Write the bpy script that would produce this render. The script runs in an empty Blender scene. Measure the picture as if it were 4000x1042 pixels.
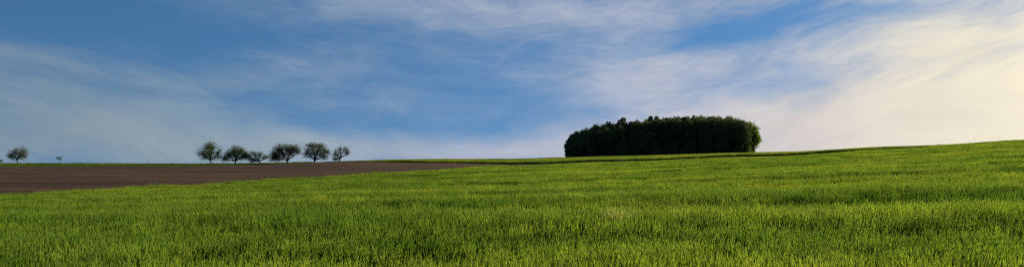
import bpy, math, random
import numpy as np
from mathutils import Vector

random.seed(7)
rng = np.random.default_rng(11)
SC = bpy.context.scene
COL = SC.collection

# ------------------------------------------------------------------ camera geometry used to lay the land out
F = 3328.0          # focal length in photograph pixels
YH = 645.0          # eye-level row
EYE = 1.75
SUN_AZ = math.radians(61)
SUN_EL = math.radians(16)
SUN_DIR = Vector((math.sin(SUN_AZ) * math.cos(SUN_EL), math.cos(SUN_AZ) * math.cos(SUN_EL), math.sin(SUN_EL)))


def tag(o, label=None, cat=None, group=None, kind=None):
    if label: o['label'] = label
    if cat: o['category'] = cat
    if group: o['group'] = group
    if kind: o['kind'] = kind
    return o


# ------------------------------------------------------------------ noise helpers (numpy)
def _hash(ix, iy, seed):
    n = (ix.astype(np.int64) * 374761393 + iy.astype(np.int64) * 668265263 + seed * 1442695041) & 0x7fffffff
    n = ((n ^ (n >> 13)) * 1274126177) & 0x7fffffff
    return ((n ^ (n >> 16)) & 0xffff) / 65535.0


def vnoise(x, y, seed=0):
    x = np.asarray(x, float); y = np.asarray(y, float)
    ix = np.floor(x); iy = np.floor(y)
    fx = x - ix; fy = y - iy
    fx = fx * fx * (3 - 2 * fx); fy = fy * fy * (3 - 2 * fy)
    a = _hash(ix, iy, seed); b = _hash(ix + 1, iy, seed)
    c = _hash(ix, iy + 1, seed); d = _hash(ix + 1, iy + 1, seed)
    return (a * (1 - fx) + b * fx) * (1 - fy) + (c * (1 - fx) + d * fx) * fy


def fbm(x, y, seed=0, octv=4):
    s = 0; a = 0.5
    for k in range(octv):
        s = s + a * vnoise(np.asarray(x) * 2 ** k + 17.3 * k, np.asarray(y) * 2 ** k - 9.1 * k, seed + k)
        a *= 0.5
    return s


# ------------------------------------------------------------------ terrain height
D = np.array([0, 6, 12, 20, 30, 45, 60, 80, 100, 130, 160, 200, 230, 250, 280, 310, 340, 400, 520, 800, 1500, 9000.])
PX = np.array([-1600, 0, 500, 1000, 1300, 1700, 2000, 2400, 3000, 3500, 4000, 5600.])
PROF = [
    {0: .10, 12: -.10, 30: -.70, 60: -1.35, 100: -1.3, 160: -.6, 200: -.1, 250: .8, 280: 1.7, 310: 1.9, 400: 1.2, 520: -.4, 800: -4, 1500: -10, 9000: -20},
    {0: .06, 12: .00, 30: -.42, 60: -1.05, 80: -1.05, 100: -.78, 160: -.02, 200: .52, 250: 1.22, 280: 2.02, 310: 2.08, 400: 1.3, 520: -.4, 800: -4, 1500: -10, 9000: -20},
    {0: .03, 12: .00, 30: -.35, 60: -.82, 80: -.92, 100: -.75, 160: .05, 200: .62, 250: 1.35, 280: 2.02, 310: 2.08, 400: 1.3, 520: -.4, 800: -4, 1500: -10, 9000: -20},
    {0: .00, 12: .00, 30: -.22, 60: -.60, 80: -.72, 100: -.74, 130: -.45, 160: .12, 200: .90, 250: 1.80, 280: 2.12, 310: 2.12, 400: 1.4, 520: -.4, 800: -4, 1500: -10, 9000: -20},
    {0: .00, 12: .00, 30: -.18, 60: -.48, 80: -.58, 118: -.52, 160: .15, 200: 1.1, 250: 2.60, 280: 2.75, 310: 2.7, 400: 1.8, 520: -.4, 800: -4, 1500: -10, 9000: -20},
    {0: .00, 12: .00, 30: -.12, 60: -.32, 100: -.36, 130: -.22, 160: .0, 175: .12, 200: .75, 250: 2.05, 280: 2.62, 310: 3.05, 340: 3.3, 400: 2.6, 520: 0, 800: -4, 1500: -10, 9000: -20},
    {0: .00, 12: .02, 30: -.06, 60: -.16, 100: -.10, 160: .25, 200: .55, 230: .75, 250: 1.80, 280: 2.55, 310: 3.1, 340: 3.3, 400: 2.8, 520: 0, 800: -4, 1500: -10, 9000: -20},
    {0: .00, 12: .04, 30: .04, 60: .15, 100: .45, 160: 1.12, 190: 1.40, 208: 1.52, 220: 1.75, 236: 2.62, 250: 2.95, 280: 3.6, 310: 4.2, 340: 4.8, 400: 4.6, 520: 1.5, 800: -4, 1500: -10, 9000: -20},
    {0: .00, 12: .07, 30: .18, 60: .60, 100: 1.22, 160: 2.25, 190: 2.75, 202: 2.85, 212: 3.1, 225: 4.05, 250: 4.40, 280: 4.85, 310: 5.45, 340: 6.1, 400: 6.2, 520: 3.5, 800: -2, 1500: -10, 9000: -20},
    {0: .00, 12: .09, 30: .32, 60: .95, 100: 2.05, 160: 3.85, 190: 4.50, 204: 4.65, 212: 4.9, 225: 5.75, 250: 6.25, 280: 6.8, 310: 7.2, 340: 7.4, 400: 7.2, 520: 5.0, 800: 0, 1500: -10, 9000: -20},
    {0: .00, 12: .10, 30: .45, 60: 1.42, 100: 3.1, 160: 5.6, 200: 6.75, 225: 7.2, 250: 7.6, 280: 7.9, 310: 8.1, 340: 8.1, 400: 7.8, 520: 6, 800: 1, 1500: -10, 9000: -20},
    {0: .00, 12: .14, 30: .6, 60: 1.9, 100: 4.1, 160: 7.2, 200: 8.8, 225: 9.3, 250: 9.8, 280: 10.1, 310: 10.3, 340: 10.3, 400: 10, 520: 8, 800: 2, 1500: -10, 9000: -20},
]


def _smooth_profiles():
    dd = np.concatenate([np.arange(0, 420, 2.0), np.arange(420, 9001, 60.0)])
    Z = np.array([np.interp(dd, sorted(p), [p[k] for k in sorted(p)]) for p in PROF])
    # light smoothing along the depth
    K = np.ones(5) / 5.0
    Zs = []
    for z in Z:
        n = 210
        e = np.pad(z[:n], 2, mode='edge')
        e[-2:] = z[n:n + 2]
        s = np.convolve(e, K, mode='valid')
        zz = z.copy(); zz[:n] = s
        Zs.append(zz)
    return dd, np.array(Zs)


DD, ZZ = _smooth_profiles()


def sstep(a, b, v):
    t = np.clip((v - a) / (b - a), 0, 1)
    return t * t * (3 - 2 * t)


def ground(x, y):
    x = np.asarray(x, float); y = np.asarray(y, float)
    yy = np.clip(y, 6.0, 9000)
    px = np.clip(2000 + F * x / yy, PX[0], PX[-1] - 1)
    i = np.clip(np.searchsorted(PX, px, side='right') - 1, 0, len(PX) - 2)
    t = (px - PX[i]) / (PX[i + 1] - PX[i])
    ts = 0.5 * t + 0.5 * t * t * (3 - 2 * t)
    # depth interpolation per profile
    di = np.clip(np.searchsorted(DD, yy, side='right') - 1, 0, len(DD) - 2)
    dt = (yy - DD[di]) / (DD[di + 1] - DD[di])
    za = ZZ[i, di] * (1 - dt) + ZZ[i, di + 1] * dt
    zb = ZZ[i + 1, di] * (1 - dt) + ZZ[i + 1, di + 1] * dt
    z = za * (1 - ts) + zb * ts
    amp = np.clip(yy / 60, 0.1, 1.0) * 0.10
    z = z + 0.08 * sstep(15, 55, yy) * sstep(800, 1300, px) + 0.30 * sstep(110, 190, yy) * (1 - sstep(208, 224, yy)) * sstep(1800, 2050, px) * (1 - .75 * sstep(2500, 3300, px)) + 0.20 * sstep(212, 236, yy) * sstep(1250, 1500, px)
    z = z + (fbm(x / 22 + 3, y / 14, 5, 3) - 0.44) * amp * 2
    return z


def g1(x, y):
    return float(ground(np.array([x]), np.array([y]))[0])


def at(px, d):
    return (px - 2000) / F * d


def zrow(row, d):
    return EYE - (row - YH) * d / F


# ------------------------------------------------------------------ mesh builder
def mesh_obj(name, verts, faces, mats, parent=None, matidx=None, smooth=False, link=True):
    me = bpy.data.meshes.new(name)
    verts = np.asarray(verts, np.float32)
    if isinstance(faces, np.ndarray):
        nf, k = faces.shape
        me.vertices.add(len(verts)); me.vertices.foreach_set('co', verts.ravel())
        me.loops.add(nf * k); me.loops.foreach_set('vertex_index', faces.astype(np.int32).ravel())
        me.polygons.add(nf)
        me.polygons.foreach_set('loop_start', np.arange(0, nf * k, k, dtype=np.int32))
        me.update(calc_edges=True)
    else:
        me.from_pydata([tuple(v) for v in verts], [], faces)
        me.update()
    for m in mats:
        me.materials.append(m)
    if matidx is not None:
        me.polygons.foreach_set('material_index', np.asarray(matidx, np.int32))
    if smooth:
        me.polygons.foreach_set('use_smooth', np.ones(len(me.polygons), bool))
    me.validate()
    o = bpy.data.objects.new(name, me)
    if link:
        COL.objects.link(o)
    if parent is not None:
        o.parent = parent
    return o


class MB:
    """collects tubes and ribbons into one mesh"""
    def __init__(s):
        s.v = []; s.f = []; s.m = []

    def tube(s, pts, rad, sides=7, mi=0, cap=True):
        n0 = len(s.v)
        pts = [Vector(p) for p in pts]
        up = Vector((0.31, 0.17, 0.93)).normalized()
        for i, p in enumerate(pts):
            t = (pts[min(i + 1, len(pts) - 1)] - pts[max(i - 1, 0)])
            t = t.normalized() if t.length > 1e-9 else Vector((0, 0, 1))
            a = t.cross(Vector((1, 0, 0)) if abs(t.x) < 0.8 else Vector((0, 1, 0))).normalized()
            b = t.cross(a)
            for k in range(sides):
                an = 2 * math.pi * k / sides
                s.v.append(tuple(p + (a * math.cos(an) + b * math.sin(an)) * rad[i]))
        for i in range(len(pts) - 1):
            for k in range(sides):
                a0 = n0 + i * sides + k; a1 = n0 + i * sides + (k + 1) % sides
                s.f.append((a0, a1, a1 + sides, a0 + sides)); s.m.append(mi)
        if cap:
            s.f.append(tuple(n0 + k for k in range(sides))[::-1]); s.m.append(mi)
            e = n0 + (len(pts) - 1) * sides
            s.f.append(tuple(e + k for k in range(sides))); s.m.append(mi)

    def ribbon(s, pts, wid, side, mi=0):
        n0 = len(s.v)
        for p, w in zip(pts, wid):
            s.v.append(tuple(Vector(p) - side * w * .5)); s.v.append(tuple(Vector(p) + side * w * .5))
        for i in range(len(pts) - 1):
            a = n0 + 2 * i
            s.f.append((a, a + 1, a + 3, a + 2)); s.m.append(mi)

    def tri(s, a, b, c, mi=0):
        n0 = len(s.v); s.v += [tuple(a), tuple(b), tuple(c)]
        s.f.append((n0, n0 + 1, n0 + 2)); s.m.append(mi)

    def build(s, name, mats, parent=None, smooth=False, link=True):
        return mesh_obj(name, s.v, s.f, mats, parent, s.m, smooth, link)


# ------------------------------------------------------------------ materials
def newmat(name):
    m = bpy.data.materials.new(name); m.use_nodes = True
    nt = m.node_tree; nt.nodes.clear()
    return m, nt, nt.nodes.new('ShaderNodeOutputMaterial')


def ramp(nt, fac, stops):
    r = nt.nodes.new('ShaderNodeValToRGB')
    el = r.color_ramp.elements
    while len(el) < len(stops): el.new(0.5)
    for e, (p, c) in zip(el, stops):
        e.position = p; e.color = (*c, 1) if len(c) == 3 else c
    nt.links.new(fac, r.inputs[0])
    return r.outputs[0]


def noise(nt, vec, scale, detail=4, rough=0.55, dist=0.0):
    n = nt.nodes.new('ShaderNodeTexNoise')
    n.inputs['Scale'].default_value = scale; n.inputs['Detail'].default_value = detail
    n.inputs['Roughness'].default_value = rough; n.inputs['Distortion'].default_value = dist
    if vec is not None: nt.links.new(vec, n.inputs['Vector'])
    return n.outputs[0]


def mapping(nt, vec, scale=(1, 1, 1), rot=(0, 0, 0), loc=(0, 0, 0)):
    n = nt.nodes.new('ShaderNodeMapping')
    n.inputs['Scale'].default_value = scale; n.inputs['Rotation'].default_value = rot; n.inputs['Location'].default_value = loc
    nt.links.new(vec, n.inputs['Vector'])
    return n.outputs[0]


def mix(nt, fac, a, b, blend='MIX'):
    n = nt.nodes.new('ShaderNodeMix'); n.data_type = 'RGBA'; n.blend_type = blend
    for sock, v in ((n.inputs[0], fac), (n.inputs[6], a), (n.inputs[7], b)):
        if isinstance(v, (int, float)): sock.default_value = v
        elif isinstance(v, tuple): sock.default_value = (*v, 1) if len(v) == 3 else v
        else: nt.links.new(v, sock)
    return n.outputs[2]


def mth(nt, op, a, b=None, c=None, clamp=False):
    n = nt.nodes.new('ShaderNodeMath'); n.operation = op; n.use_clamp = clamp
    for i, v in enumerate((a, b, c)):
        if v is None: continue
        if isinstance(v, (int, float)): n.inputs[i].default_value = v
        else: nt.links.new(v, n.inputs[i])
    return n.outputs[0]


def position(nt):
    return nt.nodes.new('ShaderNodeNewGeometry').outputs['Position']


def leafmat(name, col_a, col_b, transl=0.45, rough=0.5, spec=0.3, scale=1.2, tcol=None, patch=None, field=False):
    """two-sided leaf: reflects and lets light through"""
    m, nt, out = newmat(name)
    pos = position(nt)
    f = noise(nt, mapping(nt, pos, (1, 1, 1)), scale, 3)
    col = ramp(nt, f, [(0.35, col_a), (0.65, col_b)])
    if field:
        oi = nt.nodes.new('ShaderNodeObjectInfo')
        v = mth(nt, 'MULTIPLY_ADD', oi.outputs['Random'], 0.5, 0.72)
        hsv = nt.nodes.new('ShaderNodeHueSaturation')
        nt.links.new(v, hsv.inputs['Value']); nt.links.new(col, hsv.inputs['Color'])
        col = hsv.outputs[0]
        # broad growth tone, with sunlit and shaded slopes painted into the crop's colour
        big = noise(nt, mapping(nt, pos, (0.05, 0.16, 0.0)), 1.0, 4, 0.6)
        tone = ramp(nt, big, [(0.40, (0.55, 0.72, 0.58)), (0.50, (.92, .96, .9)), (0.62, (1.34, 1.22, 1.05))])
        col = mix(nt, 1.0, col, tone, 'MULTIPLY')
    if patch is not None:
        (px_, py_, rx_, ry_, pc) = patch
        sub = nt.nodes.new('ShaderNodeVectorMath'); sub.operation = 'SUBTRACT'
        nt.links.new(pos, sub.inputs[0]); sub.inputs[1].default_value = (px_, py_, 0)
        sc_ = nt.nodes.new('ShaderNodeVectorMath'); sc_.operation = 'MULTIPLY'
        nt.links.new(sub.outputs[0], sc_.inputs[0]); sc_.inputs[1].default_value = (1 / rx_, 1 / ry_, 0)
        ln = nt.nodes.new('ShaderNodeVectorMath'); ln.operation = 'LENGTH'
        nt.links.new(sc_.outputs[0], ln.inputs[0])
        n2 = noise(nt, pos, 2.2, 3)
        a = mth(nt, 'MULTIPLY_ADD', n2, 1.1, ln.outputs['Value'])
        k = ramp(nt, a, [(0.0, (1, 1, 1)), (0.75, (1, 1, 1)), (1.0, (0, 0, 0))])
        # a ramp only covers 0..1: shift the distance down first
        a2 = mth(nt, 'SUBTRACT', a, 0.55)
        nt.links.new(a2, k.node.inputs[0])
        col = mix(nt, k, col, pc)
    p = nt.nodes.new('ShaderNodeBsdfPrincipled')
    nt.links.new(col, p.inputs['Base Color'])
    p.inputs['Roughness'].default_value = rough
    p.inputs['Specular IOR Level'].default_value = spec
    t = nt.nodes.new('ShaderNodeBsdfTranslucent')
    tc = mix(nt, 1.0, col, tcol or (1.38, 1.42, 0.62), 'MULTIPLY')
    nt.links.new(tc, t.inputs['Color'])
    ms = nt.nodes.new('ShaderNodeMixShader'); ms.inputs[0].default_value = transl
    nt.links.new(p.outputs[0], ms.inputs[1]); nt.links.new(t.outputs[0], ms.inputs[2])
    nt.links.new(ms.outputs[0], out.inputs[0])
    return m


def barkmat(name, a, b):
    m, nt, out = newmat(name)
    pos = position(nt)
    f = noise(nt, mapping(nt, pos, (6, 6, 1.2)), 1.5, 5, 0.65)
    col = ramp(nt, f, [(0.3, a), (0.7, b)])
    p = nt.nodes.new('ShaderNodeBsdfPrincipled')
    nt.links.new(col, p.inputs['Base Color']); p.inputs['Roughness'].default_value = 0.9
    bu = nt.nodes.new('ShaderNodeBump'); bu.inputs['Strength'].default_value = 0.6; bu.inputs['Distance'].default_value = 0.03
    nt.links.new(f, bu.inputs['Height']); nt.links.new(bu.outputs[0], p.inputs['Normal'])
    nt.links.new(p.outputs[0], out.inputs[0])
    return m


def soilmat(name, c1, c2, c3, rot, bump=0.6):
    m, nt, out = newmat(name)
    pos = position(nt)
    rowv = mapping(nt, pos, (0.035, 0.9, 0), (0, 0, rot))
    rows = noise(nt, rowv, 1.0, 5, 0.62, 0.15)
    clod = noise(nt, pos, 3.2, 6, 0.7)
    broad = noise(nt, mapping(nt, pos, (0.012, 0.05, 0), (0, 0, rot)), 1.0, 3)
    col = ramp(nt, rows, [(0.40, c1), (0.50, c2), (0.60, c3)])
    col = mix(nt, 0.5, col, ramp(nt, clod, [(0.30, (.45, .45, .45)), (0.5, (1, 1, 1)), (0.68, (1.7, 1.65, 1.6))]), 'MULTIPLY')
    col = mix(nt, 0.7, col, ramp(nt, broad, [(0.38, (.60, .60, .62)), (0.62, (1.45, 1.42, 1.3))]), 'MULTIPLY')
    # thin dry straw-coloured lines between the drill rows
    l = noise(nt, mapping(nt, pos, (0.03, 1.9, 0), (0, 0, rot), (5, 3, 0)), 1.0, 2, 0.5)
    l2 = noise(nt, mapping(nt, pos, (0.03, 0.05, 0), (0, 0, 0), (9, 1, 0)), 1.0, 2, 0.5)
    k = mth(nt, 'MULTIPLY', ramp(nt, l, [(0.62, (0, 0, 0)), (0.70, (1, 1, 1))]), ramp(nt, l2, [(0.45, (0, 0, 0)), (0.62, (.55, .55, .55))]))
    col = mix(nt, k, col, (0.21, 0.16, 0.06))
    p = nt.nodes.new('ShaderNodeBsdfPrincipled')
    nt.links.new(col, p.inputs['Base Color']); p.inputs['Roughness'].default_value = 0.95
    p.inputs['Specular IOR Level'].default_value = 0.15
    h = mth(nt, 'MULTIPLY_ADD', rows, 0.6, clod)
    bu = nt.nodes.new('ShaderNodeBump'); bu.inputs['Strength'].default_value = bump; bu.inputs['Distance'].default_value = 0.12
    nt.links.new(h, bu.inputs['Height']); nt.links.new(bu.outputs[0], p.inputs['Normal'])
    nt.links.new(p.outputs[0], out.inputs[0])
    return m


M_SOIL = soilmat('ploughed_soil', (.036, .017, .005), (.067, .033, .010), (.114, .060, .019), math.radians(-8))
M_EARTH = soilmat('field_earth', (.020, .022, .010), (.035, .035, .016), (.055, .050, .024), math.radians(-8))
STRAW = (at(2415, 17.4), 17.4, 0.42, 0.42, (0.52, 0.49, 0.23))
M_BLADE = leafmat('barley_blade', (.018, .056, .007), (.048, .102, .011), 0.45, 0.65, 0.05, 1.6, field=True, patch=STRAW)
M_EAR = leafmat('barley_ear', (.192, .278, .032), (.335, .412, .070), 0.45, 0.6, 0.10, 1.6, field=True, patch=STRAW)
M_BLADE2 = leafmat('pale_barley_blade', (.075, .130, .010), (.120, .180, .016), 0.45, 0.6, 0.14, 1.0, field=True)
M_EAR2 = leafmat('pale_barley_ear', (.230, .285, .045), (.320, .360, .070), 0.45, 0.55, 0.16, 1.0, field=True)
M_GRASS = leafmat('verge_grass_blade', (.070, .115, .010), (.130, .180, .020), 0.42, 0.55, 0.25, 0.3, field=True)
M_BARK = barkmat('apple_bark', (.020, .017, .014), (.060, .050, .042))
M_WBARK = barkmat('wood_bark', (.03, .028, .025), (.11, .10, .085))
M_LEAF = leafmat('orchard_leaf', (.070, .115, .032), (.120, .170, .045), 0.32, 0.5, 0.3, 0.8)
M_LEAFD = leafmat('dark_orchard_leaf', (.055, .085, .034), (.095, .135, .044), 0.28, 0.5, 0.3, 0.8)
M_LEAFP = leafmat('pale_orchard_leaf', (.090, .105, .066), (.14, .16, .09), 0.32, 0.5, 0.3, 0.8)
M_LEAFR = leafmat('russet_orchard_leaf', (.065, .085, .028), (.130, .125, .042), 0.32, 0.5, 0.3, 0.5)
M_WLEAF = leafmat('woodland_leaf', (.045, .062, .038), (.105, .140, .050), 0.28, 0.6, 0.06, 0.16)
M_WLEAFB = leafmat('bright_woodland_leaf', (.078, .125, .016), (.135, .190, .030), 0.45, 0.6, 0.08, 0.3)  # brighter woodland leaf: sunlight on the wood's right end painted into its colour
M_STAKE = barkmat('weathered_stake', (.05, .045, .04), (.12, .11, .09))

# ------------------------------------------------------------------ field outlines (world metres)
def bnd_inv(px):            # near barley boundary with the ploughed field: 1/d runs straight in the picture, so straight on the ground
    return 0.01667 + (0.00435 - 0.01667) * px / 1950.0


def near_limit(x, y):
    """how far the near barley reaches along this direction (depth)"""
    px = 2000 + F * x / np.maximum(y, 1)
    a = 1.0 / np.maximum(0.01667 + (0.00435 - 0.01667) * np.clip(px, -1700, 1950) / 1950.0, 0.004)
    b = np.interp(px, [1950, 2100, 2400, 3000, 3500, 3800, 4600], [230, 222, 206, 200, 204, 214, 236])
    return np.where(px < 1950, a, b)


def strip_front(px):
    return np.interp(px, [1270, 1330, 1700, 2000, 2400, 3000, 3500, 3750, 4600], [284, 270, 256, 249, 236, 225, 224, 226, 240])


# ------------------------------------------------------------------ ground sheets
def axis(fine_lo, fine_hi, step, lo, hi):
    mid = np.arange(fine_lo, fine_hi + step / 2, step)
    a = []; s = step; v = fine_hi
    while v < hi:
        s *= 1.35; v = min(v + s, hi); a.append(v)
    b = []; s = step; v = fine_lo
    while v > lo:
        s *= 1.35; v = max(v - s, lo); b.append(v)
    return np.array(b[::-1] + list(mid) + a)


GX = axis(-190, 240, 1.5, -9000, 9000)
GY = axis(-6, 400, 1.5, -9000, 9000)
XX, YY = np.meshgrid(GX, GY)
ZG = ground(XX, YY)
nx, ny = len(GX), len(GY)
V = np.stack([XX.ravel(), YY.ravel(), ZG.ravel()], 1)
ii, jj = np.meshgrid(np.arange(nx - 1), np.arange(ny - 1))
q = (jj * nx + ii).ravel()
Fq = np.stack([q, q + 1, q + nx + 1, q + nx], 1)
gobj = mesh_obj('ground', V, Fq, [M_EARTH], smooth=True)
tag(gobj, 'dark earth and stubble under the crops, gently rolling', 'ground', kind='structure')

# ploughed field: the same heights, 3 cm proud, only over its own cells
cx = (XX[:-1, :-1] + XX[1:, 1:]) / 2; cy = (YY[:-1, :-1] + YY[1:, 1:]) / 2
pxc = 2000 + F * cx / np.maximum(cy, 1)
nl = near_limit(cx, cy)
mask = (cy > nl - 3) & (cy < 320) & (cy > 30) & (cx > -188) & (cx < 150)
mask &= ~((pxc < 1110) & (cy > 254 + 10 * np.clip((pxc - 300) / 800, 0, 1)))
mask &= ~((pxc >= 1110) & (cy > np.where(pxc < 1330, 276, strip_front(pxc) + 2)))
mask &= ~(pxc > 3900)
sel = mask.ravel()
P = V.copy(); P[:, 2] += 0.03
# tilth relief
P[:, 2] += (fbm(P[:, 0] / 2.0, P[:, 1] / 1.7, 31, 3) - .44) * 0.10
Fs = Fq[sel]
used, inv = np.unique(Fs, return_inverse=True)
pf = mesh_obj('ploughed_field', P[used], inv.reshape(Fs.shape), [M_SOIL], smooth=True)
tag(pf, 'bare brown ploughed field with faint drill lines', 'ploughed field', kind='structure')


# ------------------------------------------------------------------ crop prototypes (not linked to the scene; used by geometry nodes)
def barley_patch(name, size, n, thick, nleaf, nawn, seed, leafseg=3, mats=None):
    """a patch of young bearded barley about 60 cm high"""
    r = random.Random(seed); mb = MB(); K = .70
    for _ in range(n):
        x = r.uniform(-size / 2, size / 2); y = r.uniform(-size / 2, size / 2)
        h = r.gauss(.49, .065)
        lean = Vector((r.gauss(.012, .035), r.gauss(-0.01, .035), 0))
        base = Vector((x, y, 0)); top = base + lean + Vector((0, 0, h))
        an = r.uniform(0, math.pi); side = Vector((math.cos(an), math.sin(an), 0))
        midp = base.lerp(top, .5) - lean * .25
        mb.ribbon([base, midp, top], [.0040 * thick] * 3, side, 0)
        for k in range(nleaf):
            t = r.uniform(.35, .95); p0 = base.lerp(top, t)
            a2 = r.uniform(0, 2 * math.pi); L = r.uniform(.16, .27) * K
            out = Vector((math.cos(a2), math.sin(a2), 0)); sd = Vector((-out.y, out.x, 0))
            rise = r.uniform(.5, 1.0); droop = r.uniform(.1, .7)
            pts = []; wd = []
            for s_ in range(leafseg + 1):
                q_ = s_ / leafseg
                pts.append(p0 + out * (L * (0.55 * q_ + .25 * q_ * q_)) + Vector((0, 0, L * (rise * q_ - droop * q_ * q_))))
                wd.append(thick * .009 * (1 - q_ ** 2) + .0012)
            mb.ribbon(pts, wd, sd, 0)
        # ear, nodding a little, with a brush of long awns
        nod = Vector((r.gauss(.10, .20), r.gauss(-.03, .20), 1)).normalized()
        e1 = top + nod * .065
        for sd in (side, Vector((-side.y, side.x, 0))):
            mb.ribbon([top - nod * .005, top + nod * .028, e1], [.004 * thick, .011 * thick, .004 * thick], sd, 1)
        for k in range(nawn):
            a3 = r.uniform(0, 2 * math.pi)
            o_ = Vector((math.cos(a3), math.sin(a3), 0))
            st = top.lerp(e1, r.uniform(.1, 1)); tip = st + (nod + o_ * r.uniform(.03, .20)).normalized() * r.uniform(.07, .11)
            w = Vector((-o_.y, o_.x, 0)) * .0013 * thick
            mb.tri(st - w, st + w, tip, 1)
    return mb.build(name, mats or [M_BLADE, M_EAR], link=False)


def grass_patch(name, size, n, hgt, seed, weeds=0):
    r = random.Random(seed); mb = MB()
    for _ in range(n):
        x = r.uniform(-size / 2, size / 2); y = r.uniform(-size / 2, size / 2)
        a2 = r.uniform(0, 2 * math.pi); out = Vector((math.cos(a2), math.sin(a2), 0)); sd = Vector((-out.y, out.x, 0))
        h = hgt * r.uniform(.5, 1.2); b = r.uniform(.1, .6)
        pts = [Vector((x, y, 0)) + out * (h * b * q_ * q_) + Vector((0, 0, h * q_)) for q_ in (0, .5, 1)]
        mb.ribbon(pts, [.03, .022, .004], sd, 0)
    for _ in range(weeds):
        x = r.uniform(-size / 2, size / 2); y = r.uniform(-size / 2, size / 2); h = hgt * r.uniform(1.2, 2.2)
        top = Vector((x + r.gauss(0, .06), y + r.gauss(0, .06), h))
        mb.ribbon([Vector((x, y, 0)), top], [.02, .012], Vector((1, 0, 0)), 0)
        for k in range(16):
            t = r.uniform(.3, 1); p = Vector((x, y, 0)).lerp(top, t)
            d = Vector((r.gauss(0, 1), r.gauss(0, 1), r.uniform(.1, 1))).normalized() * r.uniform(.06, .16)
            s2 = d.cross(Vector((r.random(), r.random(), r.random()))).normalized() * .035
            mb.tri(p - s2, p + s2, p + d, 0)
    return mb.build(name, [M_GRASS], link=False)


def proto_collection(name, objs):
    c = bpy.data.collections.new(name)
    for o in objs: c.objects.link(o)
    return c


def scatter_group(name, coll):
    ng = bpy.data.node_groups.new(name, 'GeometryNodeTree')
    ng.interface.new_socket('Geometry', in_out='INPUT', socket_type='NodeSocketGeometry')
    ng.interface.new_socket('Geometry', in_out='OUTPUT', socket_type='NodeSocketGeometry')
    N = ng.nodes; L = ng.links
    gi = N.new('NodeGroupInput'); go = N.new('NodeGroupOutput')
    ci = N.new('GeometryNodeCollectionInfo'); ci.inputs['Collection'].default_value = coll
    ci.inputs['Separate Children'].default_value = True; ci.inputs['Reset Children'].default_value = True
    ip = N.new('GeometryNodeInstanceOnPoints'); ip.inputs['Pick Instance'].default_value = True
    def attr(nm, ty):
        a = N.new('GeometryNodeInputNamedAttribute'); a.data_type = ty; a.inputs['Name'].default_value = nm
        return a.outputs[0]
    L.new(gi.outputs[0], ip.inputs['Points']); L.new(ci.outputs[0], ip.inputs['Instance'])
    L.new(attr('pick', 'INT'), ip.inputs['Instance Index'])
    L.new(attr('turn', 'FLOAT_VECTOR'), ip.inputs['Rotation'])
    L.new(attr('size', 'FLOAT_VECTOR'), ip.inputs['Scale'])
    L.new(ip.outputs[0], go.inputs[0])
    return ng


def scatter(name, pts, size, nvar, coll, tilt=None, pick=None):
    me = bpy.data.meshes.new(name)
    me.vertices.add(len(pts)); me.vertices.foreach_set('co', np.asarray(pts, np.float32).ravel())
    a = me.attributes.new('pick', 'INT', 'POINT')
    a.data.foreach_set('value', (rng.integers(0, nvar, len(pts)) if pick is None else pick).astype(np.int32))
    a = me.attributes.new('turn', 'FLOAT_VECTOR', 'POINT')
    rot = np.zeros((len(pts), 3), np.float32); rot[:, 2] = rng.integers(0, 2, len(pts)) * 0 + rng.normal(0, .35, len(pts))
    if tilt is not None: rot[:, :2] = tilt
    a.data.foreach_set('vector', rot.ravel())
    a = me.attributes.new('size', 'FLOAT_VECTOR', 'POINT')
    a.data.foreach_set('vector', np.asarray(size, np.float32).ravel())
    o = bpy.data.objects.new(name, me); COL.objects.link(o)
    md = o.modifiers.new('scatter', 'NODES'); md.node_group = scatter_group(name + '_scatter', coll)
    return o


def canopy(x, y):
    """crop height factor: wind-pressed waves lying across the view"""
    w = fbm(x / 14.0 + 2, y / 3.6 + x * .02, 77, 4) - .47
    w2 = fbm(x / 34.0 + 8, y / 10.0, 91, 3) - .44
    fine = vnoise(x * 1.3, y * 1.6, 5) - .5
    lines = (vnoise(x / 7.0, y / 2.3, 9) - .5) * sstep(40, 110, y)
    ph = (y - 23.5) / 8.6 + 1.1 * (fbm(x / 26.0, y / 40.0, 19, 3) - .47) + .010 * x
    swell = -np.cos(2 * np.pi * ph) * (.45 + .9 * vnoise(x / 20.0, y / 9.0, 23))
    thin = -0.30 * np.exp(-((x + 2.4) / 1.7) ** 2 - ((y - 11.0) / 1.3) ** 2)
    amp = np.clip(y / 14, .35, 1) * np.clip(1.3 - y / 200, .7, 1)
    hole = np.clip((fbm(x / 1.7 + 4, y / 1.1, 61, 3) - .50) / .12, 0, 1)
    return 1.0 + 0.45 * w + 0.32 * w2 + 0.13 * fine + .22 * lines + .19 * swell * amp - .16 * (1 - sstep(9.0, 14.5, y)) + thin - .06 * hole


def grid_pts(x0, x1, y0, y1, s):
    xs = np.arange(x0, x1, s); ys = np.arange(y0, y1, s)
    a, b = np.meshgrid(xs, ys)
    a = a + rng.uniform(-.35, .35, a.shape) * s; b = b + rng.uniform(-.35, .35, b.shape) * s
    return a.ravel(), b.ravel()


near_p = [barley_patch('barley_near', .62, 66, 1.55, 3, 12, 100 + k) for k in range(6)]
mid_p = [barley_patch('barley_mid', 1.3, 300, 2.1, 2, 6, 200 + k, 2) for k in range(5)]
far_p = [barley_patch('barley_far', 2.2, 400, 3.8, 2, 5, 300 + k, 2) for k in range(5)]
crop_coll = proto_collection('barley_tufts', near_p + mid_p + far_p)
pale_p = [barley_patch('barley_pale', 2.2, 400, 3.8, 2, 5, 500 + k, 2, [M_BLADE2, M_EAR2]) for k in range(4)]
pale_coll = proto_collection('pale_barley_tufts', pale_p)

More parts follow.
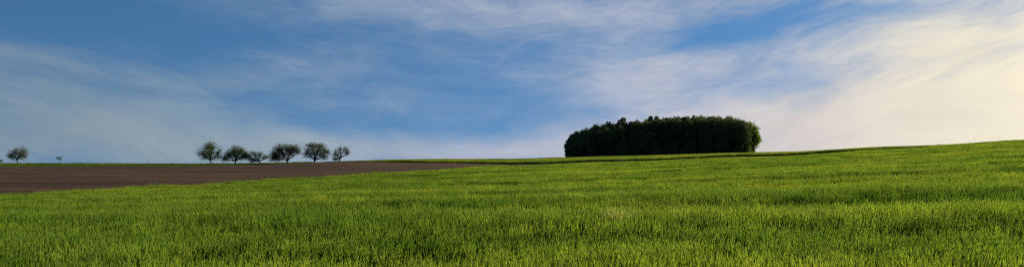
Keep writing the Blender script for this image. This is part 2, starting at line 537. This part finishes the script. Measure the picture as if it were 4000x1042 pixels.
pts = []; sz = []; pk = []
names_sorted = sorted([o.name for o in crop_coll.objects])
def idx_of(objs): return np.array([names_sorted.index(o.name) for o in objs])
IN, IM, IF = idx_of(near_p), idx_of(mid_p), idx_of(far_p)
for (y0, y1, s, ids) in ((2.0, 46, .46, IN), (46, 100, 1.0, IM), (100, 240, 1.7, IF)):
    x, y = grid_pts(-y1 * .78 - 6, y1 * .78 + 6, y0, y1, s)
    k = (np.abs(x) < y * .76 + 5) & (y < near_limit(x, y) + (fbm(x / 3, y / 3, 3, 2) - .4) * 1.6)
    x, y = x[k], y[k]
    c = canopy(x, y)
    c *= np.where(y > 60, 1.0, 1.0)
    pts.append(np.stack([x, y, ground(x, y)], 1)); 
    e = rng.uniform(.94, 1.06, len(x))
    sz.append(np.stack([e, e, c * rng.uniform(.90, 1.07, len(x))], 1)); pk.append(rng.choice(ids, len(x)))
near_crop = scatter('barley_crop', np.concatenate(pts), np.concatenate(sz), 1, crop_coll, pick=np.concatenate(pk))
tag(near_crop, 'green bearded barley filling the near field, rippled by wind', 'barley field', kind='stuff')

x, y = grid_pts(-70, 260, 215, 400, 1.8)
px = 2000 + F * x / y
k = (px > 1270) & (px < 4700) & (y > strip_front(px)) & (y < 398)
k &= ~((px > 2190) & (px < 2960) & (y > 325) & (y < 372))
x, y = x[k], y[k]
c = 1.0 + (canopy(x, y) - 1) * .5
px = 2000 + F * x / y
c = c * np.clip(.12 + (px - 1270) / 330, .12, 1)
far_crop = scatter('barley_strip', np.stack([x, y, ground(x, y)], 1), np.stack([np.ones(len(x)), np.ones(len(x)), c], 1), 4, pale_coll)
tag(far_crop, 'pale sunlit strip of barley beyond the ploughed field, in front of the wood', 'barley field', kind='stuff')

# verge of rough grass along the left skyline and the track between the two crops
gr = [grass_patch('grass_tuft', 1.2, 130, .22, 400 + k, 0) for k in range(4)] + [grass_patch('grass_weed', 1.2, 90, .28, 420 + k, 2) for k in range(3)]
gcoll = proto_collection('verge_tufts', gr)
gnames = sorted(o.name for o in gcoll.objects)
x, y = grid_pts(-235, -30, 250, 316, .85)
px = 2000 + F * x / y
edge = np.interp(px, [0, 450, 650, 900, 1050, 1200], [257, 257, 248, 249, 262, 272]) + (fbm(x / 6, y / 6, 12, 2) - .4) * 3
k = (px > -1700) & (px < 1215) & (y > edge)
x, y, px = x[k], y[k], px[k]
crest = np.clip(1 - np.abs(y - 290) / 14, 0, 1) * np.clip((620 - px) / 200, .0, 1)
isw = rng.random(len(x)) < .10 + .5 * crest * (fbm(x / 5, y / 5, 44, 2) > .42)
ids_g = np.array([gnames.index(o.name) for o in gr[:4]]); ids_w = np.array([gnames.index(o.name) for o in gr[4:]])
pk = np.where(isw, rng.choice(ids_w, len(x)), rng.choice(ids_g, len(x)))
e = rng.uniform(.8, 1.3, len(x)) * (1 + .5 * crest)
verge = scatter('verge_grass', np.stack([x, y, ground(x, y)], 1), np.stack([np.ones(len(x)), np.ones(len(x)), e], 1), 1, gcoll, pick=pk)
tag(verge, 'rough grass and weeds along the far edge of the ploughed field', 'grass', kind='stuff')

# sparse weeds creeping on the margin of the ploughed soil
x, y = grid_pts(-200, -20, 236, 262, 2.2)
px = 2000 + F * x / y
k = (px < 1150) & (rng.random(len(x)) < np.clip((y - 232) / 34, 0, 1) * np.clip(1.25 - px / 900, .15, 1))
x, y = x[k], y[k]
e = rng.uniform(.3, .7, len(x))
mw = scatter('margin_weeds', np.stack([x, y, ground(x, y) + .02], 1), np.stack([e, e, e], 1), 1, gcoll, pick=rng.choice(ids_g, len(x)))
tag(mw, 'sparse low weeds thinning out onto the ploughed soil', 'weeds', kind='stuff')


# ------------------------------------------------------------------ orchard trees
def leaf_quads(C, Dr, L, W, r):
    """flat leaf cards: centres C, long axes Dr, sizes L x W"""
    n = len(C)
    rnd = r.normal(0, 1, (n, 3))
    side = np.cross(Dr, rnd); side /= np.linalg.norm(side, axis=1, keepdims=True) + 1e-9
    a = C - Dr * L[:, None] * .5; b = C + Dr * L[:, None] * .5
    m1 = C - side * W[:, None] * .5; m2 = C + side * W[:, None] * .5
    v = np.stack([a, m1, b, m2], 1).reshape(-1, 3)
    f = np.arange(n * 4).reshape(n, 4)
    return v, f


def orchard_tree(label, base_px, base_row, d, fork, lobes, limbs, ntwig0, nleaf0, lmat, trunk_r=.22, leaf=.17, group='orchard trees along the skyline', up=0.0, cat='tree', base_off=0.0):
    """lobes: (px, row, rx, ry) of the crown; limbs: (px, row) ends; fork (px,row)"""
    r = np.random.default_rng(int(abs(base_px) * 13 + 5)); rr = random.Random(int(base_px))
    ntwig = int(ntwig0 * 2.0); nleaf = int(nleaf0 * 1.5)
    lobes = [(a, b, c * 1.12, d_ * 1.08) for a, b, c, d_ in lobes]
    s = d / F
    bx = at(base_px, d); bz = g1(bx, d)
    root = bpy.data.objects.new('orchard_tree' if cat == 'tree' else 'sapling', None); COL.objects.link(root)
    root.location = (bx, d, bz); tag(root, label, cat, group)
    zref = zrow(base_row, d) - base_off
    def W(px, row, dy=0.0): return Vector((at(px, d) - bx, dy, zrow(row, d) - zref))
    fk = W(*fork)
    # trunk
    mb = MB()
    trunk_r *= 1.15
    n = 6; P_ = []
    R_ = []
    for i in range(n + 1):
        t = i / n
        p = Vector((fk.x * t + .05 * math.sin(t * 5 + base_px), .05 * math.sin(t * 4), fk.z * t - (.25 if i == 0 else 0)))
        P_.append(p); R_.append(trunk_r * (1.35 - .55 * min(1, t * 3) - .15 * t) if i else trunk_r * 1.5)
    P_[-1] = fk
    mb.tube(P_, R_, 9, 0)
    mb.build('trunk', [M_BARK], root, smooth=True)
    # limbs
    limb_pts = []
    for (lx, lr_) in limbs:
        dy = r.uniform(-.5, .5) * abs(lobes[0][2]) * s
        e = W(lx, lr_, dy); mb = MB(); pts_ = []; rad = []
        m = fk.lerp(e, .5) + Vector((r.normal(0, .12), 0, -.12 * (e - fk).length * (1 if abs(e.x - fk.x) > (e.z - fk.z) else -.2)))
        for i in range(8):
            t = i / 7
            p = fk * (1 - t) ** 2 + m * 2 * t * (1 - t) + e * t * t
            p = p + Vector((math.sin(t * 9 + lx) * .07, math.cos(t * 7 + lx) * .07, math.sin(t * 8) * .05)) * (t * (1 - t) * 4) * trunk_r * 4
            pts_.append(p); rad.append(trunk_r * (.62 * (1 - t) + .12)); limb_pts.append(p)
        mb.tube(pts_, rad, 6, 0)
        mb.build('limb', [M_BARK], root, smooth=True)
    LP = np.array([tuple(p) for p in limb_pts])
    # crown: twigs carrying leaves
    mb = MB(); Cs = []; Ds = []
    wts = np.array([l[2] * l[3] for l in lobes], float); wts /= wts.sum()
    for i in range(ntwig):
        l = lobes[r.choice(len(lobes), p=wts)]
        u = r.normal(0, 1, 3); u /= np.linalg.norm(u); rad_ = r.uniform(.02, 1.0) ** .40
        edge_n = 1 + .16 * math.sin(u[0] * 5 + base_px) * math.cos(u[2] * 6 + l[0])
        q_ = u * rad_ * edge_n
        c = W(l[0], l[1])
        e = np.array([c.x + q_[0] * l[2] * s * 1.12, q_[1] * l[2] * s * .95, c.z + q_[2] * l[3] * s * 1.08])
        j = np.argmin(((LP - e) ** 2).sum(1) + r.uniform(0, .8, len(LP)))
        p0 = LP[j]
        v = e - p0; ln = np.linalg.norm(v)
        mid = (p0 + e) / 2 + np.array([0, 0, .10 * ln * (1 - up) - .1 * ln * up]) + r.normal(0, .05 * ln, 3)
        tw = [Vector(p0), Vector(p0 * .25 + mid * .5 + e * .25), Vector(e)]
        mb.tube(tw, [.026, .016, .008], 3, 0, cap=False)
        # side shoots with leaves gathered along the outer part
        for k in range(nleaf):
            t = r.uniform(.5, 1.12)
            base = p0 * (1 - t) ** 2 + mid * 2 * t * (1 - t) + e * t * t
            dr = v / (ln + 1e-6) * 1.1 + r.normal(0, .6, 3); dr[2] += .25 * up; dr /= np.linalg.norm(dr)
            Cs.append(base + r.normal(0, .26, 3)); Ds.append(dr)
    nv = len(mb.v)
    C_ = np.array(Cs); D_ = np.array(Ds)
    lv, lf = leaf_quads(C_, D_, leaf * r.uniform(.8, 1.7, len(C_)), leaf * .55 * r.uniform(.7, 1.4, len(C_)), r)
    verts = np.concatenate([np.array(mb.v), lv]); faces = list(mb.f) + [tuple(int(t) for t in q_) for q_ in (lf + nv)]
    mesh_obj('crown', verts, faces, [M_BARK, lmat], root, [0] * len(mb.f) + [1] * len(lf))
    return root


TD = 272
orchard_tree('pale feathery fruit tree leaning left, alone near the left edge of the skyline', 71, 640, 276, (66, 622),
             [(62, 600, 26, 22), (84, 592, 26, 25), (48, 607, 20, 12), (92, 606, 18, 14)], [(50, 602), (64, 585), (84, 585), (92, 600), (75, 575)],
             230, 11, M_LEAFP, .16, .15, up=.8)
orchard_tree('tall round crowned apple tree, leftmost of the six close together', 824, 639, TD, (823, 621),
             [(818, 588, 42, 36), (800, 600, 30, 20), (842, 600, 27, 22), (820, 566, 24, 18)], [(795, 600), (812, 575), (832, 580), (848, 600), (822, 592)],
             330, 11, M_LEAF, .21, .16)
orchard_tree('wide umbrella shaped apple tree on a short straight forked trunk', 920, 639, TD, (920, 625),
             [(925, 592, 34, 24), (896, 606, 26, 18), (948, 604, 22, 18), (880, 618, 14, 10)], [(898, 612), (910, 595), (935, 595), (950, 608), (884, 618)],
             350, 13, M_LEAFD, .24, .17)
orchard_tree('low sprawling apple tree with its trunk leaning hard to the left', 1022, 640, TD, (1008, 628),
             [(982, 610, 26, 20), (988, 625, 22, 10), (1018, 606, 16, 16), (1040, 612, 14, 9)], [(978, 612), (990, 625), (1012, 605), (1042, 613), (995, 600)],
             260, 10, M_LEAF, .22, .15)
orchard_tree('broad dense apple tree with russet top and low left side of crown', 1122, 638, TD - 6, (1123, 626),
             [(1112, 588, 42, 28), (1082, 608, 30, 22), (1148, 584, 28, 20), (1070, 624, 16, 9)], [(1085, 610), (1100, 590), (1128, 590), (1152, 598), (1145, 585)],
             420, 14, M_LEAFR, .24, .17)
orchard_tree('dark open apple tree with two stems forking from the ground', 1228, 634, TD - 6, (1229, 626),
             [(1232, 585, 38, 24), (1208, 603, 24, 16), (1266, 596, 26, 20), (1212, 566, 18, 10), (1250, 568, 18, 10), (1262, 618, 22, 8)],
             [(1207, 600), (1222, 570), (1248, 605), (1268, 595), (1240, 585), (1252, 572)], 330, 11, M_LEAFD, .25, .18)
orchard_tree('thin sparse apple tree, rightmost of the six close together', 1324, 628, TD - 6, (1330, 612),
             [(1336, 585, 24, 18), (1312, 602, 15, 18), (1356, 590, 12, 16), (1310, 618, 14, 8)], [(1312, 600), (1328, 578), (1345, 580), (1358, 592), (1308, 618)],
             190, 9, M_LEAFD, .20, .15)
orchard_tree('tiny staked sapling with a bowl shaped crown, right of the pale fruit tree', 231, 640, 278, (231, 622),
             [(224, 614, 7, 6), (238, 614, 7, 6), (231, 618, 7, 4)], [(223, 614), (232, 612), (240, 614)], 34, 6, M_LEAFD, .05, .11, group='young saplings along the skyline', up=.9, cat='sapling')
orchard_tree('small sapling with a drooping crown, cut off by the left edge of the photo', -6, 641, 278, (-5, 628),
             [(-4, 626, 12, 7), (6, 629, 6, 4)], [(-12, 624), (2, 626), (8, 629)], 46, 6, M_LEAFD, .06, .12, group='young saplings along the skyline', up=.6, cat='sapling')

# thin stake on the skyline
sx = at(582, 276); sroot = MB()
zb = g1(sx, 276)
sroot.tube([(0, 0, -.2), (.01, 0, .7), (.04, 0, 1.45), (.04, 0, 1.5)], [.075, .07, .065, .03], 6)
st = sroot.build('stake', [M_STAKE]); st.location = (sx, 276, zb)
tag(st, 'thin grey upright stake on the skyline, left of the orchard', 'stake')


# ------------------------------------------------------------------ the wood
TOPX = [2196, 2205, 2216, 2240, 2300, 2340, 2400, 2450, 2520, 2600, 2680, 2740, 2800, 2860, 2910, 2940, 2962, 2974]
TOPY = [600, 560, 545, 528, 508, 498, 490, 488, 478, 470, 464, 463, 464, 468, 478, 496, 528, 560]
WD0, WD1 = 331.0, 366.0
r = np.random.default_rng(5)
crowns = []
def add_crown(px, row_top, d, rx, rz):
    x = at(px, d); g = g1(x, d); zt = zrow(row_top, d)
    rz = min(rz, (zt - g) * .5 + .3)
    crowns.append((x, d, zt - rz, rx, rx, rz))
s330 = 335 / F
for d in np.arange(WD0, WD1, 4.2):
    for px in np.arange(2225, 2955, 30):
        p = px + r.uniform(-13, 13); top = np.interp(p, TOPX, TOPY)
        rx = r.uniform(1.7, 3.9)
        if p - rx / s330 < 2217: p = 2217 + rx / s330
        if p + rx / s330 > 2935: p = 2935 - rx / s330
        add_crown(p, top + r.choice([-8, -3, 0, 3, 6, 9]) * (1 if 2250 < p < 2900 else .4), d, rx * r.choice([.7, 1, 1]), r.uniform(3.0, 4.2))
        if d < WD0 + 9 or px < 2260 or px > 2910:       # lower layers where the edge of the wood is open to view
            gtop = top
            for lv in (.38, .62, .84):
                row = top + (606 - top) * lv
                add_crown(p + r.uniform(-12, 12), row - 12, d + r.uniform(-2, 1.5), r.uniform(1.9, 2.9), r.uniform(2.2, 3.2))
Cs = []; Ds = []
for k in range(26):                                    # narrow crowns standing a little above their neighbours
    p = r.uniform(2235, 2730); add_crown(p, np.interp(p, TOPX, TOPY) - r.uniform(3, 13), r.uniform(WD0, WD0 + 14), r.uniform(.9, 1.7), r.uniform(1.8, 3.4))
for row in (548, 562, 576, 590):                       # the steep left end
    add_crown(2226 + r.uniform(-2, 8), row - 6, WD0 + r.uniform(0, 5), r.uniform(1.1, 1.7), r.uniform(1.2, 2.0))
for (x, y, z, rx, ry, rz) in crowns:
    n = int(260 * (rx * rz) ** .9)
    u = r.normal(0, 1, (n, 3)); u /= np.linalg.norm(u, axis=1, keepdims=True)
    lump = 1 + .13 * np.sin(u[:, 0] * 6 + x) * np.sin(u[:, 2] * 7 + y) + .08 * np.sin(u[:, 0] * 15 + u[:, 2] * 13 + z)
    rad = r.uniform(.50, 1.0, n) ** .5 * lump * (1 + np.abs(r.normal(0, .06, n)))
    c = u * rad[:, None] * np.array([rx, ry, rz]) + np.array([x, y, z])
    Cs.append(c); Ds.append(u * .4 + r.normal(0, 1, (n, 3)))
C_ = np.concatenate(Cs); D_ = np.concatenate(Ds); D_ /= np.linalg.norm(D_, axis=1, keepdims=True)
keep = C_[:, 2] > ground(C_[:, 0], C_[:, 1]) - .1
C_ = C_[keep]; D_ = D_[keep]
n = len(C_)
lv, lf = leaf_quads(C_, D_, r.uniform(.28, .60, n), r.uniform(.18, .38, n), r)
mb = MB()
for k in range(90):
    d = r.uniform(WD0 - 1.0, WD1); px = r.uniform(2225, 2940); x = at(px, d); g = g1(x, d); h = zrow(np.interp(px, TOPX, TOPY) + 30, d) - g
    mb.tube([(x, d, g - .3), (x + r.normal(0, .15), d, g + h * .5), (x + r.normal(0, .4), d, g + h)], [.22, .17, .08], 6, 0)
verts = np.concatenate([np.array(mb.v), lv])
faces = list(mb.f) + [tuple(int(t) for t in q_) for q_ in (lf + len(mb.v))]
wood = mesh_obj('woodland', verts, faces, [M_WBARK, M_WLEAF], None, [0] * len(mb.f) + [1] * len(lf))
tag(wood, 'dense dark wood standing as one rounded block on the hill', 'wood', kind='stuff')


def wood_tree(label, px, d, top_row, lobes, mat, nper=260, leaf=.45, conical=False, group='trees rising above the roof of the wood'):
    rr = np.random.default_rng(int(px))
    s = d / F; bx = at(px, d); bz = g1(bx, d)
    root = bpy.data.objects.new('woodland_tree', None); COL.objects.link(root); root.location = (bx, d, bz)
    tag(root, label, 'tree', group)
    H = zrow(top_row, d) - bz
    mb = MB(); mb.tube([(0, 0, -.3), (.1, 0, H * .3), (-.05, .1, H * .7), (0, 0, H * .93)], [.32, .26, .16, .05], 8)
    mb.build('trunk', [M_WBARK], root, smooth=True)
    mb = MB(); Cs = []; Ds = []
    for (lx, ly, rx, ry) in lobes:
        c = np.array([at(lx, d) - bx, rr.uniform(-.3, .3), zrow(ly, d) - bz]); R3 = np.array([rx * s, rx * s, ry * s])
        n = int(nper * max(.5, rx * ry * s * s))
        u = rr.normal(0, 1, (n, 3)); u /= np.linalg.norm(u, axis=1, keepdims=True)
        lump = 1 + .18 * np.sin(u[:, 0] * 5 + lx) * np.sin(u[:, 2] * 6 + ly) + .16 * np.sin(u[:, 0] * 9 + u[:, 1] * 8 + px) + .1 * np.sin(u[:, 0] * 14 + u[:, 2] * 11)
        rad = rr.uniform(.2, 1, n) ** .5 * lump
        Cs.append(c + u * rad[:, None] * R3); Ds.append(u * .5 + rr.normal(0, 1, (n, 3)))
        for k in range(5):
            uu = u[k] * .7 * R3
            mb.tube([Vector((0, 0, c[2] - R3[2] * .7)), Vector(c + uu * .5), Vector(c + uu)], [.08, .05, .02], 4, 0, cap=False)
    C_ = np.concatenate(Cs); D_ = np.concatenate(Ds); D_ /= np.linalg.norm(D_, axis=1, keepdims=True)
    k = C_[:, 2] > .05
    C_ = C_[k]; D_ = D_[k]; n = len(C_)
    lv, lf = leaf_quads(C_, D_, leaf * rr.uniform(.7, 1.5, n), leaf * .65 * rr.uniform(.7, 1.4, n), rr)
    verts = np.concatenate([np.array(mb.v), lv]); faces = list(mb.f) + [tuple(int(t) for t in q_) for q_ in (lf + len(mb.v))]
    mesh_obj('crown', verts, faces, [M_WBARK, mat], root, [0] * len(mb.f) + [1] * len(lf))
    return root


wood_tree('broad tufted treetop standing tallest over the left half of the wood', 2430, 338, 458,
          [(2428, 478, 17, 13), (2436, 466, 11, 8), (2420, 490, 16, 10), (2440, 486, 13, 10)], M_WLEAF)
wood_tree('small twin pointed treetop left of the broad tufted one in the wood', 2377, 337, 472,
          [(2373, 482, 5, 9), (2382, 483, 5, 8), (2378, 493, 12, 8)], M_WLEAF, 300, .35)
wood_tree('small pointed treetop farthest left along the roof of the wood', 2324, 337, 485,
          [(2324, 492, 6, 8), (2325, 502, 12, 8)], M_WLEAF, 300, .35)
wood_tree('left one of two tall rounded treetops side by side mid wood', 2540, 340, 450,
          [(2542, 462, 10, 10), (2536, 472, 14, 9)], M_WLEAF)
wood_tree('right one of two tall rounded treetops side by side mid wood', 2566, 340, 450,
          [(2565, 461, 9, 9), (2568, 471, 14, 10)], M_WLEAF)
wood_tree('thin wispy treetop just right of the two tall rounded ones mid wood', 2591, 340, 462,
          [(2591, 467, 4, 4), (2592, 474, 6, 6)], M_WLEAF, 260, .3)
wood_tree('low pointed treetop over the middle right of the wood', 2676, 338, 454,
          [(2676, 461, 9, 6), (2672, 469, 16, 8)], M_WLEAF, 280, .4)
wood_tree('narrow pointed treetop right of the low pointed one over the wood', 2709, 338, 449,
          [(2709, 456, 5, 7), (2708, 467, 11, 8)], M_WLEAF, 280, .35)
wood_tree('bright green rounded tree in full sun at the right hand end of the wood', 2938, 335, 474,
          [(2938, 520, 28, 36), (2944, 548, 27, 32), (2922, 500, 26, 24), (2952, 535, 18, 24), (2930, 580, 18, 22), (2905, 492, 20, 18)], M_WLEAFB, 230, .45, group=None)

# ------------------------------------------------------------------ contrail, 25 km off
CD = 9000.0
mb = MB(); P_ = []; R_ = []
for i in range(25):
    t = i / 24
    px_ = 2050 + 186 * t; row = 413.5 + 17 * t
    P_.append((at(px_, CD + 300 * t), CD + 300 * t, zrow(row, CD + 300 * t)))
    R_.append(9.5 * (0.25 + min(1, t * 5) * .75) * (1 if t < .5 else 1 - .35 * (t - .5)))
mb.tube(P_, R_, 8)
m, nt, out = newmat('ice_vapour')
pos = position(nt)
sep = nt.nodes.new('ShaderNodeSeparateXYZ'); nt.links.new(pos, sep.inputs[0])
x0, x1 = P_[0][0], P_[-1][0]
t = nt.nodes.new('ShaderNodeMapRange'); nt.links.new(sep.outputs[0], t.inputs[0])
t.inputs[1].default_value = x0; t.inputs[2].default_value = x1
fade = ramp(nt, t.outputs[0], [(0.0, (0, 0, 0)), (0.12, (.5, .5, .5)), (0.4, (.62, .62, .62)), (0.62, (.35, .35, .35)), (1.0, (0, 0, 0))])
df = nt.nodes.new('ShaderNodeBsdfTranslucent'); df.inputs[0].default_value = (.9, .92, .95, 1)
df2 = nt.nodes.new('ShaderNodeBsdfDiffuse'); df2.inputs[0].default_value = (.9, .92, .95, 1)
ad = nt.nodes.new('ShaderNodeMixShader'); nt.links.new(df.outputs[0], ad.inputs[1]); nt.links.new(df2.outputs[0], ad.inputs[2])
tr = nt.nodes.new('ShaderNodeBsdfTransparent')
ms = nt.nodes.new('ShaderNodeMixShader'); nt.links.new(mth(nt, 'MULTIPLY', fade, .30), ms.inputs[0])
nt.links.new(tr.outputs[0], ms.inputs[1]); nt.links.new(ad.outputs[0], ms.inputs[2]); nt.links.new(ms.outputs[0], out.inputs[0])
ct = mb.build('contrail', [m], smooth=True)
tag(ct, 'short thin white vapour trail high in the sky, left of the wood', 'contrail')

# ------------------------------------------------------------------ sky
w = bpy.data.worlds.new('World'); SC.world = w; w.use_nodes = True
nt = w.node_tree; nt.nodes.clear()
out = nt.nodes.new('ShaderNodeOutputWorld'); bg = nt.nodes.new('ShaderNodeBackground')
bg.inputs[1].default_value = 0.085
nt.links.new(bg.outputs[0], out.inputs[0])
sky = nt.nodes.new('ShaderNodeTexSky'); sky.sky_type = 'NISHITA'; sky.sun_disc = False
sky.sun_elevation = SUN_EL; sky.sun_rotation = SUN_AZ
sky.altitude = 300; sky.air_density = 1.0; sky.dust_density = 0.3; sky.ozone_density = 2.5
tc = nt.nodes.new('ShaderNodeTexCoord')
lift = nt.nodes.new('ShaderNodeVectorMath'); lift.operation = 'ADD'        # clear, dry air: little whitening down at the horizon
nt.links.new(tc.outputs['Generated'], lift.inputs[0]); lift.inputs[1].default_value = (0, 0, .28)
nrm = nt.nodes.new('ShaderNodeVectorMath'); nrm.operation = 'NORMALIZE'
nt.links.new(lift.outputs[0], nrm.inputs[0]); nt.links.new(nrm.outputs[0], sky.inputs['Vector'])
sep = nt.nodes.new('ShaderNodeSeparateXYZ'); nt.links.new(tc.outputs['Generated'], sep.inputs[0])
AZ = mth(nt, 'ARCTAN2', sep.outputs[0], sep.outputs[1])
EL = mth(nt, 'ARCSINE', sep.outputs[2])


def comb(a, b, c=0.0):
    n = nt.nodes.new('ShaderNodeCombineXYZ')
    for i, v in enumerate((a, b, c)):
        if isinstance(v, (int, float)): n.inputs[i].default_value = v
        else: nt.links.new(v, n.inputs[i])
    return n.outputs[0]


AE = comb(AZ, EL)
warp = nt.nodes.new('ShaderNodeTexNoise'); warp.inputs['Scale'].default_value = 4.0; warp.inputs['Detail'].default_value = 3
nt.links.new(AE, warp.inputs['Vector'])
wv = nt.nodes.new('ShaderNodeVectorMath'); wv.operation = 'MULTIPLY_ADD'
nt.links.new(warp.outputs['Color'], wv.inputs[0]); wv.inputs[1].default_value = (.14, .05, 0); nt.links.new(AE, wv.inputs[2])
AW = wv.outputs[0]
# the streaks of high cloud fan out over the view: their lines curve up towards both sides
bend = nt.nodes.new('ShaderNodeVectorMath'); bend.operation = 'ADD'
nt.links.new(AW, bend.inputs[0]); nt.links.new(comb(0.0, mth(nt, 'MULTIPLY', mth(nt, 'MULTIPLY', AZ, AZ), -.26)), bend.inputs[1])
AB = bend.outputs[0]
streak = noise(nt, mapping(nt, AB, (4.4, 13, 1)), 1.6, 9, 0.62, 0.5)
soft = noise(nt, mapping(nt, AB, (2.6, 8, 1), (0, 0, 0), (3.1, 1.7, 0)), 1.3, 4, 0.5, 0.2)
wisp = noise(nt, mapping(nt, AB, (12, 52, 1), (0, 0, math.radians(2)), (1.3, 4.7, 0)), 1.5, 8, 0.66, 0.8)


def blob(px, row, sx, sy, amp, tilt=0.0):
    a0 = math.atan((px - 2000) / F); e0 = math.atan((YH - row) / F * math.cos(a0))
    mp = nt.nodes.new('ShaderNodeMapping'); mp.vector_type = 'TEXTURE'
    mp.inputs['Location'].default_value = (a0, e0, 0); mp.inputs['Rotation'].default_value = (0, 0, math.radians(tilt))
    mp.inputs['Scale'].default_value = (sx / F, sy / F, 1)
    nt.links.new(AW2, mp.inputs['Vector'])
    ln = nt.nodes.new('ShaderNodeVectorMath'); ln.operation = 'DOT_PRODUCT'
    nt.links.new(mp.outputs[0], ln.inputs[0]); nt.links.new(mp.outputs[0], ln.inputs[1])
    e = mth(nt, 'EXPONENT', mth(nt, 'MULTIPLY', ln.outputs['Value'], -1.0))
    return mth(nt, 'MULTIPLY', e, amp)


# blobs live in a gently warped copy of the angles, centred so the warp does not shift them
cen = nt.nodes.new('ShaderNodeVectorMath'); cen.operation = 'SUBTRACT'
nt.links.new(AW, cen.inputs[0]); cen.inputs[1].default_value = (.07, .025, 0)
AW2 = cen.outputs[0]
BL = [
    (150, 330, 620, 110, .42, -8), (420, 480, 900, 90, .40, -2), (930, 290, 260, 60, .30, 4), (80, 200, 330, 26, .20, -14),
    (1300, 250, 500, 50, .15, -12), (1450, 395, 300, 26, .10, -10), (1850, 585, 620, 45, .55, 0), (400, 600, 1300, 90, .62, 0), (3800, 560, 1100, 170, .60, 0), (1500, 490, 700, 42, -.20, 0), (1000, 130, 500, 60, -.10, 0),
    (1900, 50, 620, 75, .42, -5), (2600, 20, 700, 60, .22, 0), (2000, 240, 500, 70, .14, -6), (2250, 330, 260, 60, .10, 0),
    (3550, 330, 620, 340, .44, 0), (2600, 260, 420, 60, .28, 5), (2500, 400, 430, 90, .25, 0), (4500, 300, 650, 520, .55, 0),
    (3000, 540, 900, 110, .50, 0), (2820, 130, 260, 40, -.30, 3), (3150, 60, 260, 50, -.12, 0), (600, 110, 500, 70, -.22, 0),
    (1650, 330, 700, 30, -.08, -4), (2080, 440, 260, 50, -.12, 0),
]
acc = None
for b in BL:
    o_ = blob(*b); acc = o_ if acc is None else mth(nt, 'ADD', acc, o_)
# outside the photograph's view: even broken high cloud
tex = mth(nt, 'MULTIPLY_ADD', mth(nt, 'SUBTRACT', streak, .5), .78, mth(nt, 'MULTIPLY', mth(nt, 'SUBTRACT', soft, .5), .7))
tex = mth(nt, 'MULTIPLY_ADD', mth(nt, 'SUBTRACT', wisp, .5), .55, tex)
cov = mth(nt, 'ADD', acc, mth(nt, 'ADD', tex, .17))
cm = nt.nodes.new('ShaderNodeMapRange'); cm.interpolation_type = 'SMOOTHSTEP'
nt.links.new(cov, cm.inputs[0]); cm.inputs[1].default_value = -.05; cm.inputs[2].default_value = 1.08
cm.inputs[3].default_value = 0; cm.inputs[4].default_value = .95
# cloud brightness: thin ice cloud scatters forward, so it brightens and warms towards the sun
dt = nt.nodes.new('ShaderNodeVectorMath'); dt.operation = 'DOT_PRODUCT'
nt.links.new(tc.outputs['Generated'], dt.inputs[0]); dt.inputs[1].default_value = tuple(SUN_DIR)
ccol = ramp(nt, mth(nt, 'MULTIPLY_ADD', dt.outputs['Value'], .5, .5),
            [(0.0, (1.6, 2.2, 2.7)), (0.45, (1.8, 2.4, 2.9)), (0.60, (2.2, 2.9, 3.5)), (0.71, (3.4, 3.8, 4.7)), (0.80, (4.6, 4.6, 5.1)), (0.86, (5.8, 5.3, 5.0)), (0.915, (7.4, 6.7, 5.2)), (1.0, (12, 10, 7))])
ccol = mix(nt, 1.0, ccol, ramp(nt, streak, [(0.3, (.86, .88, .90)), (0.7, (1.08, 1.07, 1.05))]), 'MULTIPLY')
clear = nt.nodes.new('ShaderNodeHueSaturation'); clear.inputs['Saturation'].default_value = 1.23; clear.inputs['Value'].default_value = 1.02
nt.links.new(sky.outputs[0], clear.inputs['Color'])
skc = mix(nt, cm.outputs[0], clear.outputs[0], ccol)
nt.links.new(skc, bg.inputs[0])

# ------------------------------------------------------------------ sun
sd = bpy.data.lights.new('sun', 'SUN'); sd.energy = 4.6; sd.angle = math.radians(0.8); sd.color = (1.0, .88, .68)
so = bpy.data.objects.new('sun', sd); COL.objects.link(so)
so.rotation_euler = (-SUN_DIR).to_track_quat('-Z', 'Y').to_euler()

# ------------------------------------------------------------------ camera
cd = bpy.data.cameras.new('camera'); cam = bpy.data.objects.new('camera', cd); COL.objects.link(cam)
cd.sensor_width = 36; cd.lens = 36 * F / 4000.0
cd.clip_start = .05; cd.clip_end = 100000
cd.shift_y = (YH - 521) / 4000.0
cam.location = (0, 0, EYE); cam.rotation_euler = (math.pi / 2, 0, 0)
SC.camera = cam

SC.render.engine = 'CYCLES'
SC.cycles.filter_width = 1.1; SC.cycles.max_bounces = 8; SC.cycles.transparent_max_bounces = 12; SC.cycles.use_denoising = False
vs = SC.view_settings; vs.view_transform = 'Standard'; vs.look = 'None'; vs.gamma = 1; vs.exposure = 0.55; vs.use_curve_mapping = False
